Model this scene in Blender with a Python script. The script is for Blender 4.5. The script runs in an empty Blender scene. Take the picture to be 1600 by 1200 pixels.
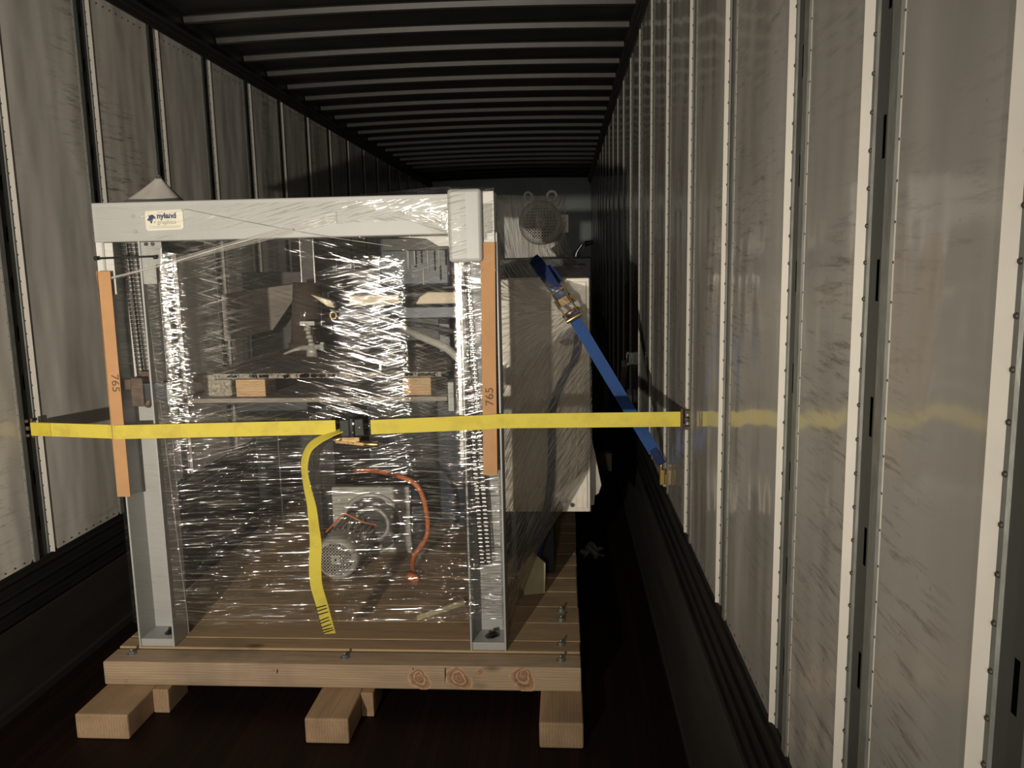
import bpy, bmesh, math, random
from mathutils import Vector, Matrix
random.seed(7)
S = bpy.context.scene
COL = S.collection
PI = math.pi

# ------------------------------------------------------------ camera, world, lights, exposure
cd = bpy.data.cameras.new('camera'); cam = bpy.data.objects.new('camera', cd); COL.objects.link(cam)
S.camera = cam
cd.sensor_fit = 'HORIZONTAL'; cd.sensor_width = 36.0; cd.lens = 1237.15 / 1600 * 36.0
cd.clip_start = 0.05; cd.clip_end = 100
yaw, pitch, roll = .0682, .1468, -.0203
fw = Vector((-math.sin(yaw)*math.cos(pitch), math.cos(yaw)*math.cos(pitch), -math.sin(pitch)))
r0 = Vector((math.cos(yaw), math.sin(yaw), 0)); u0 = r0.cross(fw)
rt = math.cos(roll)*r0 + math.sin(roll)*u0; up = -math.sin(roll)*r0 + math.cos(roll)*u0
m = Matrix((rt, up, -fw)).transposed().to_4x4(); m.translation = Vector((0, 0, 1.62))
cam.matrix_world = m

w = bpy.data.worlds.new('night'); S.world = w; w.use_nodes = True
w.node_tree.nodes['Background'].inputs[0].default_value = (.50, .56, .66, 1)
w.node_tree.nodes['Background'].inputs[1].default_value = .03

def spot(name, loc, target, energy, size, blend, radius, color):
    l = bpy.data.lights.new(name, 'SPOT'); l.energy = energy; l.spot_size = math.radians(size); l.spot_blend = blend
    l.shadow_soft_size = radius; l.color = color
    o = bpy.data.objects.new(name, l); COL.objects.link(o); o.location = loc
    o.rotation_euler = (Vector(target) - Vector(loc)).to_track_quat('-Z', 'Y').to_euler()
    return o
wl = spot('work_light', (-1.20, -1.10, 1.35), (-2.20, 2.8, 1.62), 660, 134, 1.0, .03, (1.0, .91, .78))
wl.scale = (1, .42, 1)                       # wide, low beam of a flood lamp
al = bpy.data.lights.new('fill_light', 'AREA'); al.shape = 'DISK'; al.size = .07; al.energy = 26; al.color = (1.0, .93, .84)  # weak fill lamp, added behind the camera to lift the dim walls
ao = bpy.data.objects.new('fill_light', al); COL.objects.link(ao); ao.location = (-.30, -2.6, 2.25)
ao.rotation_euler = (Vector((-1.6, 4.0, 1.6)) - Vector(ao.location)).to_track_quat('-Z', 'Y').to_euler()

vs = S.view_settings
vs.view_transform = 'Standard'; vs.look = 'None'; vs.gamma = 1; vs.exposure = 0.0
vs.use_curve_mapping = False

# ------------------------------------------------------------ mesh helpers
class MB:
    def __init__(s): s.v = []; s.f = []; s.m = []; s.sm = []; s.uv = {}
    def add(s, vs_, fs, mi=0, smooth=False):
        b = len(s.v); s.v += [tuple(v) for v in vs_]
        for f in fs: s.f.append(tuple(b+i for i in f)); s.m.append(mi); s.sm.append(smooth)
    def box(s, x0, x1, y0, y1, z0, z1, mi=0, rot=None, piv=None):
        v = [Vector((x, y, z)) for z in (z0, z1) for y in (y0, y1) for x in (x0, x1)]
        if rot is not None:
            p = Vector(piv) if piv else Vector(((x0+x1)/2, (y0+y1)/2, (z0+z1)/2))
            v = [p + rot @ (a-p) for a in v]
        s.add(v, [(0, 2, 3, 1), (4, 5, 7, 6), (0, 1, 5, 4), (2, 6, 7, 3), (0, 4, 6, 2), (1, 3, 7, 5)], mi)
    def quad(s, a, b, c, d, mi=0): s.add([a, b, c, d], [(0, 1, 2, 3)], mi)
    def prism(s, pts, vec, mi=0):           # closed polygon extruded by vec
        n = len(pts); vec = Vector(vec); P = [Vector(p) for p in pts]
        s.add(P + [p+vec for p in P], [tuple(range(n))[::-1], tuple(range(n, 2*n))] + [(i, (i+1) % n, n+(i+1) % n, n+i) for i in range(n)], mi)
    def cyl(s, a, b, ra, rb=None, n=16, mi=0, caps=True, smooth=True):
        a, b = Vector(a), Vector(b); rb = ra if rb is None else rb
        d = (b-a).normalized(); q = d.orthogonal().normalized(); p = d.cross(q)
        v = [];
        for c, r in ((a, ra), (b, rb)):
            for i in range(n):
                t = 2*PI*i/n; v.append(c + q*math.cos(t)*r + p*math.sin(t)*r)
        s.add(v, [(i, (i+1) % n, n+(i+1) % n, n+i) for i in range(n)], mi, smooth)
        if caps: s.add(v, [tuple(range(n))[::-1], tuple(range(n, 2*n))], mi)
    def tube(s, pts, r, n=8, mi=0, closed=False):
        P = [Vector(p) for p in pts]; k = len(P); v = []; q = None
        for i, c in enumerate(P):
            a = P[i-1] if (i > 0 or closed) else P[i]; b = P[(i+1) % k] if (i < k-1 or closed) else P[i]
            d = (b-a).normalized()
            q = d.orthogonal().normalized() if q is None else (q - d*q.dot(d)).normalized()
            p = d.cross(q); rr = r[i] if isinstance(r, (list, tuple)) else r
            for j in range(n):
                t = 2*PI*j/n; v.append(c + (q*math.cos(t) + p*math.sin(t))*rr)
        f = []
        for i in range(k if closed else k-1):
            i2 = (i+1) % k
            for j in range(n): f.append((i*n+j, i*n+(j+1) % n, i2*n+(j+1) % n, i2*n+j))
        s.add(v, f, mi, True)
        if not closed: s.add([v[j] for j in range(n)] + [v[(k-1)*n+j] for j in range(n)], [tuple(range(n))[::-1], tuple(range(n, 2*n))], mi)
    def torus(s, c, axis, R, r, n=28, m=8, mi=0, sx=1):
        axis = Vector(axis).normalized(); q = axis.orthogonal().normalized(); p = axis.cross(q); c = Vector(c)
        s.tube([c + q*math.cos(2*PI*i/n)*R + p*math.sin(2*PI*i/n)*R*sx for i in range(n)], r, m, mi, True)
    def ribbon(s, path, wdirs, w, t=.003, mi=0):     # band of webbing; wdirs = across direction(s)
        P = [Vector(p) for p in path]; k = len(P)
        W = [Vector(d).normalized() for d in wdirs] if isinstance(wdirs[0], (tuple, list, Vector)) else [Vector(wdirs).normalized()]*k
        v = []
        for i, c in enumerate(P):
            d = (P[min(i+1, k-1)] - P[max(i-1, 0)]).normalized()
            nn = d.cross(W[i]).normalized()
            for a, b in ((-1, -1), (1, -1), (1, 1), (-1, 1)): v.append(c + W[i]*a*w/2 + nn*b*t/2)
        f = []
        for i in range(k-1):
            for j in range(4): f.append((i*4+j, i*4+(j+1) % 4, (i+1)*4+(j+1) % 4, (i+1)*4+j))
        f += [(3, 2, 1, 0), tuple((k-1)*4+j for j in range(4))]
        s.add(v, f, mi, False)
    def build(s, name, mats, parent=None, bevel=0, seg=2, smooth=False):
        me = bpy.data.meshes.new(name); me.from_pydata(s.v, [], s.f)
        mats = mats if isinstance(mats, (list, tuple)) else [mats]
        for m_ in mats: me.materials.append(m_)
        for p, mi, sm in zip(me.polygons, s.m, s.sm): p.material_index = mi; p.use_smooth = sm or smooth
        bm = bmesh.new(); bm.from_mesh(me); bmesh.ops.remove_doubles(bm, verts=bm.verts, dist=1e-6)
        bmesh.ops.recalc_face_normals(bm, faces=bm.faces); bm.to_mesh(me); bm.free()
        o = bpy.data.objects.new(name, me); COL.objects.link(o)
        if parent: o.parent = parent; o.matrix_parent_inverse = Matrix.Translation(-wloc(parent))
        if bevel:
            b = o.modifiers.new('bevel', 'BEVEL'); b.width = bevel; b.segments = seg; b.limit_method = 'ANGLE'; b.angle_limit = math.radians(40)
        return o
def wloc(o):
    p = Vector(o.location)
    return p if o.parent is None else p   # parts keep their own origin at the world origin offset below
def tag(o, label=None, cat=None, group=None, kind=None):
    if label: o['label'] = label
    if cat: o['category'] = cat
    if group: o['group'] = group
    if kind: o['kind'] = kind
    return o
def thing(name, label, cat, loc=(0, 0, 0), group=None):
    o = bpy.data.objects.new(name, None); COL.objects.link(o); o.location = loc; o.empty_display_size = .05
    return tag(o, label, cat, group)
def rotm(ax, deg): return Matrix.Rotation(math.radians(deg), 3, ax)
def arc(c, r, a0, a1, n, plane='XZ'):
    out = []
    for i in range(n+1):
        t = math.radians(a0 + (a1-a0)*i/n); a, b = r*math.cos(t), r*math.sin(t)
        out.append((c[0]+a, c[1], c[2]+b) if plane == 'XZ' else (c[0]+a, c[1]+b, c[2]) if plane == 'XY' else (c[0], c[1]+a, c[2]+b))
    return out
def smoothpath(pts, n=8):
    P = [Vector(p) for p in pts]; out = []
    for i in range(len(P)-1):
        a = P[max(i-1, 0)]; b = P[i]; c = P[i+1]; d = P[min(i+2, len(P)-1)]
        for j in range(n):
            t = j/n; out.append(.5*((2*b) + (c-a)*t + (2*a-5*b+4*c-d)*t*t + (3*b-a-3*c+d)*t**3))
    out.append(P[-1]); return out

# ------------------------------------------------------------ materials
MAT = {}
class NT:
    def __init__(s, name):
        s.m = bpy.data.materials.new(name); s.m.use_nodes = True; s.t = s.m.node_tree
        s.b = s.t.nodes.get('Principled BSDF'); s.out = s.t.nodes.get('Material Output')
    def n(s, typ, **kw):
        nd = s.t.nodes.new('ShaderNode'+typ)
        for k, v in kw.items():
            if k in ('I',):
                for kk, vv in v.items(): nd.inputs[kk].default_value = vv
            else: setattr(nd, k, v)
        return nd
    def l(s, a, b): s.t.links.new(a, b)
    def coord(s, scale=(1, 1, 1), rot=(0, 0, 0), kind='Object'):
        c = s.n('TexCoord'); mp = s.n('Mapping'); mp.inputs['Scale'].default_value = scale; mp.inputs['Rotation'].default_value = rot
        s.l(c.outputs[kind], mp.inputs['Vector']); return mp.outputs[0]
    def noise(s, vec, scale, detail=3, rough=.5, dist=0):
        nd = s.n('TexNoise'); s.l(vec, nd.inputs['Vector'])
        nd.inputs['Scale'].default_value = scale; nd.inputs['Detail'].default_value = detail
        nd.inputs['Roughness'].default_value = rough; nd.inputs['Distortion'].default_value = dist
        return nd.outputs['Fac']
    def ramp(s, fac, stops):
        r = s.n('ValToRGB'); s.l(fac, r.inputs[0]); e = r.color_ramp.elements
        while len(e) < len(stops): e.new(.5)
        for i, (p, c) in enumerate(stops):
            e[i].position = p; e[i].color = c if len(c) == 4 else (*c, 1)
        return r.outputs[0]
    def mix(s, fac, a, b, mode='MIX'):
        x = s.n('Mix', data_type='RGBA', blend_type=mode)
        for sock, val in ((x.inputs[0], fac), (x.inputs[6], a), (x.inputs[7], b)):
            if isinstance(val, (int, float)): sock.default_value = val
            elif isinstance(val, tuple): sock.default_value = (*val, 1) if len(val) == 3 else val
            else: s.l(val, sock)
        return x.outputs[2]
    def math(s, op, a, b=0):
        x = s.n('Math', operation=op)
        for i, v in enumerate((a, b)):
            if isinstance(v, (int, float)): x.inputs[i].default_value = v
            else: s.l(v, x.inputs[i])
        return x.outputs[0]
    def bump(s, h, strength, dist, normal=None):
        b = s.n('Bump'); b.inputs['Strength'].default_value = strength; b.inputs['Distance'].default_value = dist
        s.l(h, b.inputs['Height'])
        if normal is not None: s.l(normal, b.inputs['Normal'])
        return b.outputs[0]
def pbr(name, col, rough=.5, metal=0, var=.12, scale=8, bump=.0, bscale=60, spec=.5, stretch=(1, 1, 1)):
    n = NT(name); v = n.coord(stretch); f = n.noise(v, scale, 4, .6)
    dark = tuple(c*(1-var) for c in col); lite = tuple(min(1, c*(1+var)) for c in col)
    n.l(n.ramp(f, [(.3, dark), (.7, lite)]), n.b.inputs['Base Color'])
    n.b.inputs['Roughness'].default_value = rough; n.b.inputs['Metallic'].default_value = metal
    n.b.inputs['Specular IOR Level'].default_value = spec
    if bump: n.l(n.bump(n.noise(v, bscale, 3), bump, .002), n.b.inputs['Normal'])
    MAT[name] = n.m; return n.m

def panel_mat(name, base):
    n = NT(name); v = n.coord()
    # grime: slanting brush marks, smudges and small specks
    sl = n.coord((1, 1.4, 12), (math.radians(30), 0, 0)); marks = n.noise(sl, 5.0, 6, .75, .2)
    where = n.noise(v, 1.1, 2, .5); fine = n.noise(n.coord((1, 1, .25)), 30, 5, .7)
    mk = n.math('MULTIPLY', n.ramp(marks, [(.52, (0, 0, 0)), (.66, (1, 1, 1))]), n.ramp(where, [(.48, (0, 0, 0)), (.60, (1, 1, 1))]))
    c = n.mix(n.noise(n.coord((1, 1, .15)), 5, 4, .6), tuple(x*.86 for x in base), tuple(min(1, x*1.1) for x in base))
    c = n.mix(n.math('MULTIPLY', mk, .75), c, (.12, .10, .075))
    sp = n.ramp(n.noise(v, 55, 2, .5), [(.72, (0, 0, 0)), (.76, (1, 1, 1))])
    c = n.mix(n.math('MULTIPLY', n.math('MULTIPLY', sp, n.ramp(where, [(.45, (0, 0, 0)), (.6, (1, 1, 1))])), .4), c, (.07, .055, .04))
    c = n.mix(n.math('MULTIPLY', fine, .10), c, (.12, .11, .10))
    n.l(c, n.b.inputs['Base Color'])
    n.l(n.math('ADD', n.math('MULTIPLY', n.noise(v, 4, 3), .14), .045), n.b.inputs['Roughness'])
    wav = n.noise(n.coord((1, 1.6, .5)), 2.3, 2, .4); wav2 = n.noise(n.coord((1, 1, .6)), 14, 2, .5)
    b = n.bump(wav, .8, .03); b = n.bump(wav2, .12, .004, b)
    n.l(b, n.b.inputs['Normal']); n.b.inputs['Specular IOR Level'].default_value = .5
    return n.m
M_panel = panel_mat('white_liner_panel_dimmed', (.35, .332, .296))  # right wall: same white liner, colour darkened to offset the stronger lamp light
M_panel_lifted = panel_mat('white_liner_panel_lifted', (.68, .645, .58))  # left wall: same liner, colour lightened because the lamp only grazes it
M_lip = pbr('panel_lip', (.78, .74, .66), .42, 0, .05, 10)

def galv(name, col, rough, metal):
    n = NT(name); v = n.coord((1, 1, .35)); f = n.noise(v, 45, 4, .7)
    n.l(n.ramp(f, [(.3, tuple(c*.75 for c in col)), (.7, tuple(c*1.2 for c in col))]), n.b.inputs['Base Color'])
    n.b.inputs['Metallic'].default_value = metal
    n.l(n.math('ADD', n.math('MULTIPLY', n.noise(v, 70, 2), .3), rough), n.b.inputs['Roughness'])
    n.l(n.bump(n.noise(v, 90, 3), .25, .002), n.b.inputs['Normal']); return n.m
M_galv = galv('galvanised_steel', (.27, .275, .25), .30, .5)
M_web = pbr('dull_steel', (.085, .088, .080), .45, .3, .12, 6, .1, 30, .4, (1, 1, .3))
M_rivet = pbr('rivet_head', (.10, .09, .08), .5, .5)
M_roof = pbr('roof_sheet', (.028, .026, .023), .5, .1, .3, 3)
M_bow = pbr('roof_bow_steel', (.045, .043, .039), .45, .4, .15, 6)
M_base = pbr('scuff_rail', (.020, .019, .017), .55, .4, .35, 7, .2, 40, .4, (1, .2, 3))
M_base2 = pbr('kick_plate', (.040, .036, .031), .6, .25, .25, 5, .2, 40, .3, (1, .2, 2))
M_black = pbr('black_rubber', (.012, .012, .012), .6)
M_backwall = pbr('front_wall_sheet', (.24, .27, .27), .42, .2, .15, 2)

n = NT('oak_floor'); v = n.coord((1, .06, 1)); g = n.noise(v, 40, 5, .6)
br = n.n('TexBrick'); n.l(n.coord((1, 1, 1), (0, 0, PI/2)), br.inputs['Vector'])
br.inputs['Color1'].default_value = (.020, .0085, .0055, 1); br.inputs['Color2'].default_value = (.011, .006, .004, 1); br.inputs['Mortar'].default_value = (.004, .003, .003, 1)
br.inputs['Scale'].default_value = 1; br.inputs['Brick Width'].default_value = 1.1; br.inputs['Row Height'].default_value = .034; br.inputs['Mortar Size'].default_value = .0012
n.l(n.mix(g, n.mix(.5, br.outputs['Color'], (.006, .0035, .003)), br.outputs['Color']), n.b.inputs['Base Color'])
n.b.inputs['Roughness'].default_value = .6; n.b.inputs['Specular IOR Level'].default_value = .12
n.l(n.bump(g, .2, .003), n.b.inputs['Normal']); M_floor = n.m

def wood(name, a, b, ax, knots=True, rough=.75, gs=14):
    n = NT(name); st = {'x': (.07, 1, 1), 'y': (1, .07, 1), 'z': (1, 1, .07)}[ax]
    v = n.coord(st); g = n.noise(v, gs*5, 5, .65, .6); big = n.noise(n.coord(tuple(x*2 if x < 1 else x for x in st)), 5, 3, .5, 1.2)
    wv = n.n('TexWave', wave_type='BANDS', bands_direction={'x': 'Z', 'y': 'X', 'z': 'X'}[ax]); n.l(n.coord(tuple(x*1.6 if x < 1 else x for x in st)), wv.inputs['Vector'])
    wv.inputs['Scale'].default_value = gs*2.2; wv.inputs['Distortion'].default_value = 5; wv.inputs['Detail'].default_value = 2; wv.inputs['Detail Scale'].default_value = 1.4
    c = n.mix(g, a, b); c = n.mix(n.math('MULTIPLY', wv.outputs[0], .35), c, tuple(x*.62 for x in a))
    c = n.mix(n.ramp(big, [(.45, (0, 0, 0)), (.75, (.6, .6, .6))]), c, tuple(x*.5 for x in a))
    if knots:
        vo = n.n('TexVoronoi', feature='F1'); n.l(n.coord(tuple(.45 if x < 1 else x for x in st)), vo.inputs['Vector']); vo.inputs['Scale'].default_value = 6.0
        k = n.ramp(vo.outputs['Distance'], [(.045, (1, 1, 1)), (.13, (0, 0, 0))])
        c = n.mix(n.math('MULTIPLY', k, .7), c, (.075, .032, .016))
    stn = n.ramp(n.noise(n.coord((1, 1, .6)), 3.1, 3, .6), [(.52, (0, 0, 0)), (.66, (1, 1, 1))])
    c = n.mix(n.math('MULTIPLY', stn, .32), c, (.10, .085, .065))
    n.l(c, n.b.inputs['Base Color']); n.b.inputs['Roughness'].default_value = rough; n.b.inputs['Specular IOR Level'].default_value = .25
    n.l(n.bump(g, .35, .002), n.b.inputs['Normal']); return n.m
WA, WB = (.34, .238, .148), (.51, .385, .26)
M_wx = wood('pine_beam', WA, WB, 'x', True); M_wy = wood('pine_runner', (.36, .235, .135), (.50, .345, .205), 'y', False)
M_wd = wood('pine_deck', (.38, .26, .145), (.56, .40, .24), 'x', True)
M_block = wood('pine_offcut', (.50, .31, .16), (.72, .50, .29), 'x', False)
M_ply = wood('grey_plywood', (.28, .245, .21), (.42, .375, .32), 'x', False, .8)
M_chip = pbr('rough_board_edge', (.33, .29, .23), .85, 0, .6, 90, .6, 120)
M_knot = pbr('knot_wood', (.27, .145, .08), .7, 0, .35, 60, .3, 80)
M_knotmid = pbr('knot_heart', (.36, .20, .11), .7, 0, .35, 50)
M_knotring = pbr('knot_rim', (.46, .30, .17), .7, 0, .3, 60)
M_crack = pbr('dark_crack', (.03, .02, .015), .9)

M_paint = pbr('pale_grey_paint', (.375, .375, .36), .42, 0, .05, 5, .05, 200)
M_paint2 = pbr('grey_paint', (.33, .335, .32), .45, 0, .07, 5)
M_white = pbr('white_paint', (.58, .57, .53), .4, 0, .05, 6)
M_chain = pbr('oily_steel', (.022, .021, .020), .4, .2, .3, 30)
M_rust = pbr('rusty_cast_iron', (.105, .072, .055), .65, .35, .35, 25, .4, 60)
M_dark = pbr('dark_machine_paint', (.030, .033, .038), .45, .1, .2, 4)
M_navy = pbr('navy_machine_paint', (.022, .034, .062), .4, .05, .25, 4)
M_mid = pbr('mid_grey_machine', (.075, .073, .068), .5, .2, .2, 6)
M_steel = pbr('bright_steel', (.62, .60, .57), .25, .95, .1, 20)
M_zinc = pbr('yellow_zinc', (.50, .34, .16), .26, .9, .25, 30)
M_cast = pbr('grey_motor_casting', (.50, .485, .44), .5, .1, .1, 12, .1, 90)
M_card = pbr('kraft_cardboard', (.46, .255, .12), .8, 0, .06, 14, .1, 120, .2)
M_ink = pbr('pencil_ink', (.12, .07, .05), .8)
M_plate = pbr('nameplate_cream', (.66, .63, .53), .35, 0, .04, 20)
M_blue_ink = pbr('navy_print', (.015, .022, .09), .5)
M_grey_ink = pbr('grey_print', (.26, .25, .21), .5)
M_cab = pbr('cabinet_cream', (.82, .76, .66), .38, 0, .06, 3)
M_orange = pbr('orange_cable', (.75, .20, .06), .5)
M_brass = pbr('brass', (.55, .38, .12), .35, .9)
M_tarp = pbr('dark_tarp', (.16, .15, .13), .5, 0, .3, 6, .4, 12)
M_foam = pbr('yellowish_foam_sheet', (.50, .44, .27), .8, 0, .1, 12)
M_cream = pbr('cream_bar', (.78, .66, .46), .5)
M_sheet = pbr('milky_plastic_sheet', (.50, .47, .42), .5, 0, .1, 8, .3, 10)
M_red = pbr('dull_red', (.28, .09, .07), .5)

def webbing(name, col, dirt):
    n = NT(name); v = n.coord()
    wv = n.n('TexWave', wave_type='BANDS', bands_direction='DIAGONAL'); n.l(v, wv.inputs['Vector']); wv.inputs['Scale'].default_value = 130; wv.inputs['Distortion'].default_value = .5
    d = n.ramp(n.noise(v, 9, 5, .7), [(.50, (0, 0, 0)), (.74, (1, 1, 1))])
    c = n.mix(n.math('MULTIPLY', wv.outputs[0], .22), col, tuple(x*.6 for x in col))
    c = n.mix(n.math('MULTIPLY', d, .55), c, dirt)
    n.l(c, n.b.inputs['Base Color']); n.b.inputs['Roughness'].default_value = .7; n.b.inputs['Specular IOR Level'].default_value = .25
    n.l(n.bump(wv.outputs[0], .3, .001), n.b.inputs['Normal']); return n.m
M_yel = webbing('yellow_webbing', (.64, .53, .075), (.36, .27, .06))
M_yel_d = webbing('soiled_yellow_webbing', (.58, .46, .05), (.22, .17, .04))
M_blu = webbing('blue_webbing', (.020, .068, .22), (.01, .025, .08))
M_blu_d = webbing('dark_blue_webbing', (.008, .022, .09), (.005, .01, .03))

def film(name, haze, gloss, fu, fv, bumpd, dash=.5, tint=(.985, .985, .975), rough=.12, patch=1.0):
    # clear stretch film: mostly see-through, with fine pulled ridges that run along V of the UV map
    n = NT(name); t = n.t; t.nodes.remove(n.b)
    a = n.coord((fu, fv, 1), kind='UV'); b2 = n.coord((fu*2.7, fv*2, 1), kind='UV'); c2 = n.coord((fu*.16, fv*.4, 1), kind='UV')
    dsh = n.coord((fu*1.5, fv*22+4, 1), kind='UV')
    h1 = n.noise(a, 1, 3, .6, 0); h2 = n.noise(b2, 1, 2, .5); h3 = n.noise(c2, 1, 2, .5)
    h = n.math('ADD', n.math('ADD', h1, n.math('MULTIPLY', h2, .45)), n.math('MULTIPLY', h3, 1.6))
    nm = n.bump(h, 1.0, bumpd)
    dm = n.ramp(n.noise(dsh, 1, 3, .6, .6), [(dash, (0, 0, 0)), (dash+.06, (1, 1, 1))])
    st = n.ramp(n.math('ADD', n.math('MULTIPLY', h1, .7), n.math('MULTIPLY', h2, .3)), [(.42, (0, 0, 0)), (.68, (1, 1, 1))])
    big = n.ramp(n.noise(n.coord((2.2, 1.4, 1), kind='UV'), 1, 2, .5), [(.35, (.25, .25, .25)), (.65, (1, 1, 1))])
    tr = n.n('BsdfTransparent'); tr.inputs[0].default_value = (*tint, 1)
    df = n.n('BsdfDiffuse'); df.inputs[0].default_value = (.78, .745, .69, 1); n.l(nm, df.inputs['Normal'])
    gl = n.n('BsdfGlossy'); gl.distribution = 'BECKMANN'; gl.inputs['Color'].default_value = (1, 1, 1, 1); gl.inputs['Roughness'].default_value = rough; n.l(nm, gl.inputs['Normal'])
    fr = n.n('Fresnel'); fr.inputs[0].default_value = 1.5; 
    hz = n.math('MULTIPLY', n.math('ADD', n.math('MULTIPLY', n.math('MULTIPLY', st, big), haze), haze*.30), 1.0)
    tl_ = n.n('BsdfTranslucent'); tl_.inputs[0].default_value = (.78, .745, .69, 1); n.l(nm, tl_.inputs['Normal'])
    m0 = n.n('MixShader'); m0.inputs[0].default_value = .5; n.l(df.outputs[0], m0.inputs[1]); n.l(tl_.outputs[0], m0.inputs[2])
    m1 = n.n('MixShader'); n.l(hz, m1.inputs[0]); n.l(tr.outputs[0], m1.inputs[1]); n.l(m0.outputs[0], m1.inputs[2])
    gf = n.math('MULTIPLY', n.math('MULTIPLY', fr.outputs[0], gloss), n.math('ADD', n.math('MULTIPLY', dm, .95), .04))
    gf = n.math('MINIMUM', gf, .8)
    m2 = n.n('MixShader'); n.l(gf, m2.inputs[0]); n.l(m1.outputs[0], m2.inputs[1]); n.l(gl.outputs[0], m2.inputs[2])
    n.l(m2.outputs[0], n.out.inputs['Surface'])
    return n.m
M_film_lo = film('stretch_film_level', .09, 13, 120, .16, .0080, .52, rough=.085)
M_film_a = film('stretch_film_rising', .05, 4.6, 110, .14, .0020, .535, rough=.070)
M_film_b = film('stretch_film_falling', .05, 4.6, 110, .14, .0020, .535, rough=.070)
M_film_side = film('stretch_film_pleated', .36, 4, 110, .12, .009, .5, rough=.2)
M_film_post = film('stretch_film_thin', .03, 2.0, 110, .14, .003, .54, rough=.085)
M_film_cab = film('stretch_film_cabinet', .12, 2, 90, .12, .006, .5, rough=.22)
M_film_thick = film('bunched_stretch_film', .55, 1.2, 60, 1, .003, .45, rough=.25)

# ------------------------------------------------------------ trailer shell (setting)
XL, XR = -2.084, .417
Y0, Y1 = .60, 12.7
ZR = 3.03                                   # roof sheet
ZP = 2.862                                   # top of the wall panels (bottom of the top rail)
BL, BR = .512, .677                          # bottom of the wall panels
right_far = [.80, 1.181, 1.561, 2.152, 2.742, 3.335] + [3.335+.592*k for k in range(1, 16)]
left_far = [1.14, 1.75, 2.36] + [2.969+.61*k for k in range(0, 16)]
PW = .137                                    # post width between panel edges

def post_mesh(side, zb, rivets):
    # hat shaped upright, far panel edge at local y = 0, running towards the viewer (-y); X offset is outwards
    s = 1 if side == 'R' else -1
    mb = MB(); z0, z1 = zb, ZP+.02
    prof = [(.000, .000, 0), (-.004, -.008, 1), (.003, -.028, 2), (.003, -.037, 2), (.006, -.040, 2), (.006, -.100, 1), (-.003, -.103, 1), (-.003, -.128, 3), (.000, -.132, 3), (.000, -PW, None)]
    for i in range(len(prof)-1):
        (xa, ya, _), (xb, yb, mi_) = prof[i], prof[i+1]
        mi = [3, 3, 1, 1, 2, 1, 1, 1, 3][i]
        if i == 4:                            # web with its row of slots
            ym = (ya+yb)/2; hw = .0048
            mb.quad((s*xa, ya, z0), (s*xa, ym+hw, z0), (s*xa, ym+hw, z1), (s*xa, ya, z1), 2)
            mb.quad((s*xa, ym-hw, z0), (s*xa, yb, z0), (s*xa, yb, z1), (s*xa, ym-hw, z1), 2)
            z = z0
            k = 0
            while z < z1:
                zs = .06 + .188*k; ze = zs + .056; k += 1
                if zs <= z0: continue
                zz = min(zs, z1); mb.quad((s*xa, ym+hw, z), (s*xa, ym-hw, z), (s*xa, ym-hw, zz), (s*xa, ym+hw, zz), 2); z = ze
            continue
        mb.quad((s*xa, ya, z0), (s*xb, yb, z0), (s*xb, yb, z1), (s*xa, ya, z1), mi)
    mb.quad((s*.058, 0, z0), (s*.058, -PW, z0), (s*.058, -PW, z1), (s*.058, 0, z1), 4)
    if rivets:
        z = z0+.03
        while z < z1-.02:
            for yy, xx, rr in ((-.0325, .003, .0040), (-.1345, .0005, .0024)):
                mb.cyl((s*(xx+.001), yy, z), (s*(xx-.6*rr), yy, z), rr, rr*.65, 7, 5)
            z += .0505
    o = mb.build('trim_post', [M_galv, M_galv, M_web, M_lip, M_black, M_rivet])
    me = o.data; bpy.data.objects.remove(o); return me
pm = {('R', 1): post_mesh('R', BR, True), ('R', 0): post_mesh('R', BR, False), ('L', 1): post_mesh('L', BL, True), ('L', 0): post_mesh('L', BL, False)}
tn = 0
for side, lst, X in (('L', left_far, XL), ('R', right_far, XR)):
    for y in lst:
        if y > Y1-.05: continue
        tn += 1
        o = bpy.data.objects.new('trim_%d' % tn, pm[(side, 1 if y < 6 else 0)]); COL.objects.link(o); o.location = (X, y, 0); o['kind'] = 'structure'
        
def wall(name, X, s, lst, zb, mat):
    mb = MB(); out = X + s*.062
    mb.box(min(out, out+s*.02), max(out, out+s*.02), Y0, Y1, 0, ZR, 1)
    edges = [Y0] + [e for y in lst if y < Y1-.05 for e in (y-PW, y)] + [Y1]
    for a, b in zip(edges[::2], edges[1::2]):
        xa, xb = sorted((X, X+s*.006)); c = .018
        pts = [(X, a, zb+c), (X, a+c, zb), (X, b-c, zb), (X, b, zb+c), (X, b, ZP), (X, a, ZP)]
        mb.prism(pts, (s*.006, 0, 0), 0)
        if a < 7:                             # rivets along the top and bottom edges
            k = int((b-a)/.052)
            for i in range(1, k):
                y = a + (b-a)*i/k
                for z in (ZP-.035, zb+.018):
                    mb.cyl((X+s*.0005, y, z), (X-s*.002, y, z), .0042, .003, 7, 2)
    o = mb.build(name, [mat, M_black, M_rivet]); o['kind'] = 'structure'
wall('wall_left', XL, -1, left_far, BL, M_panel_lifted)
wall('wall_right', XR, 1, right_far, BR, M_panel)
def struct(name, mb, mats, bevel=0):
    o = mb.build(name, mats, None, bevel); o['kind'] = 'structure'; return o
mb = MB(); mb.box(XL-.09, XR+.09, Y0, Y1+.05, -.06, 0); struct('floor', mb, M_floor)
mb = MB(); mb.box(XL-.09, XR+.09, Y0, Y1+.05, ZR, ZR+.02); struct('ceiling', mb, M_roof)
mb = MB(); mb.box(XL-.09, XR+.09, Y1, Y1+.03, 0, ZR)
for x in (-1.5, -.9, -.3): mb.box(x-.02, x+.02, Y1-.02, Y1, .3, ZR-.05)
struct('wall_back', mb, M_backwall)
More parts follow.
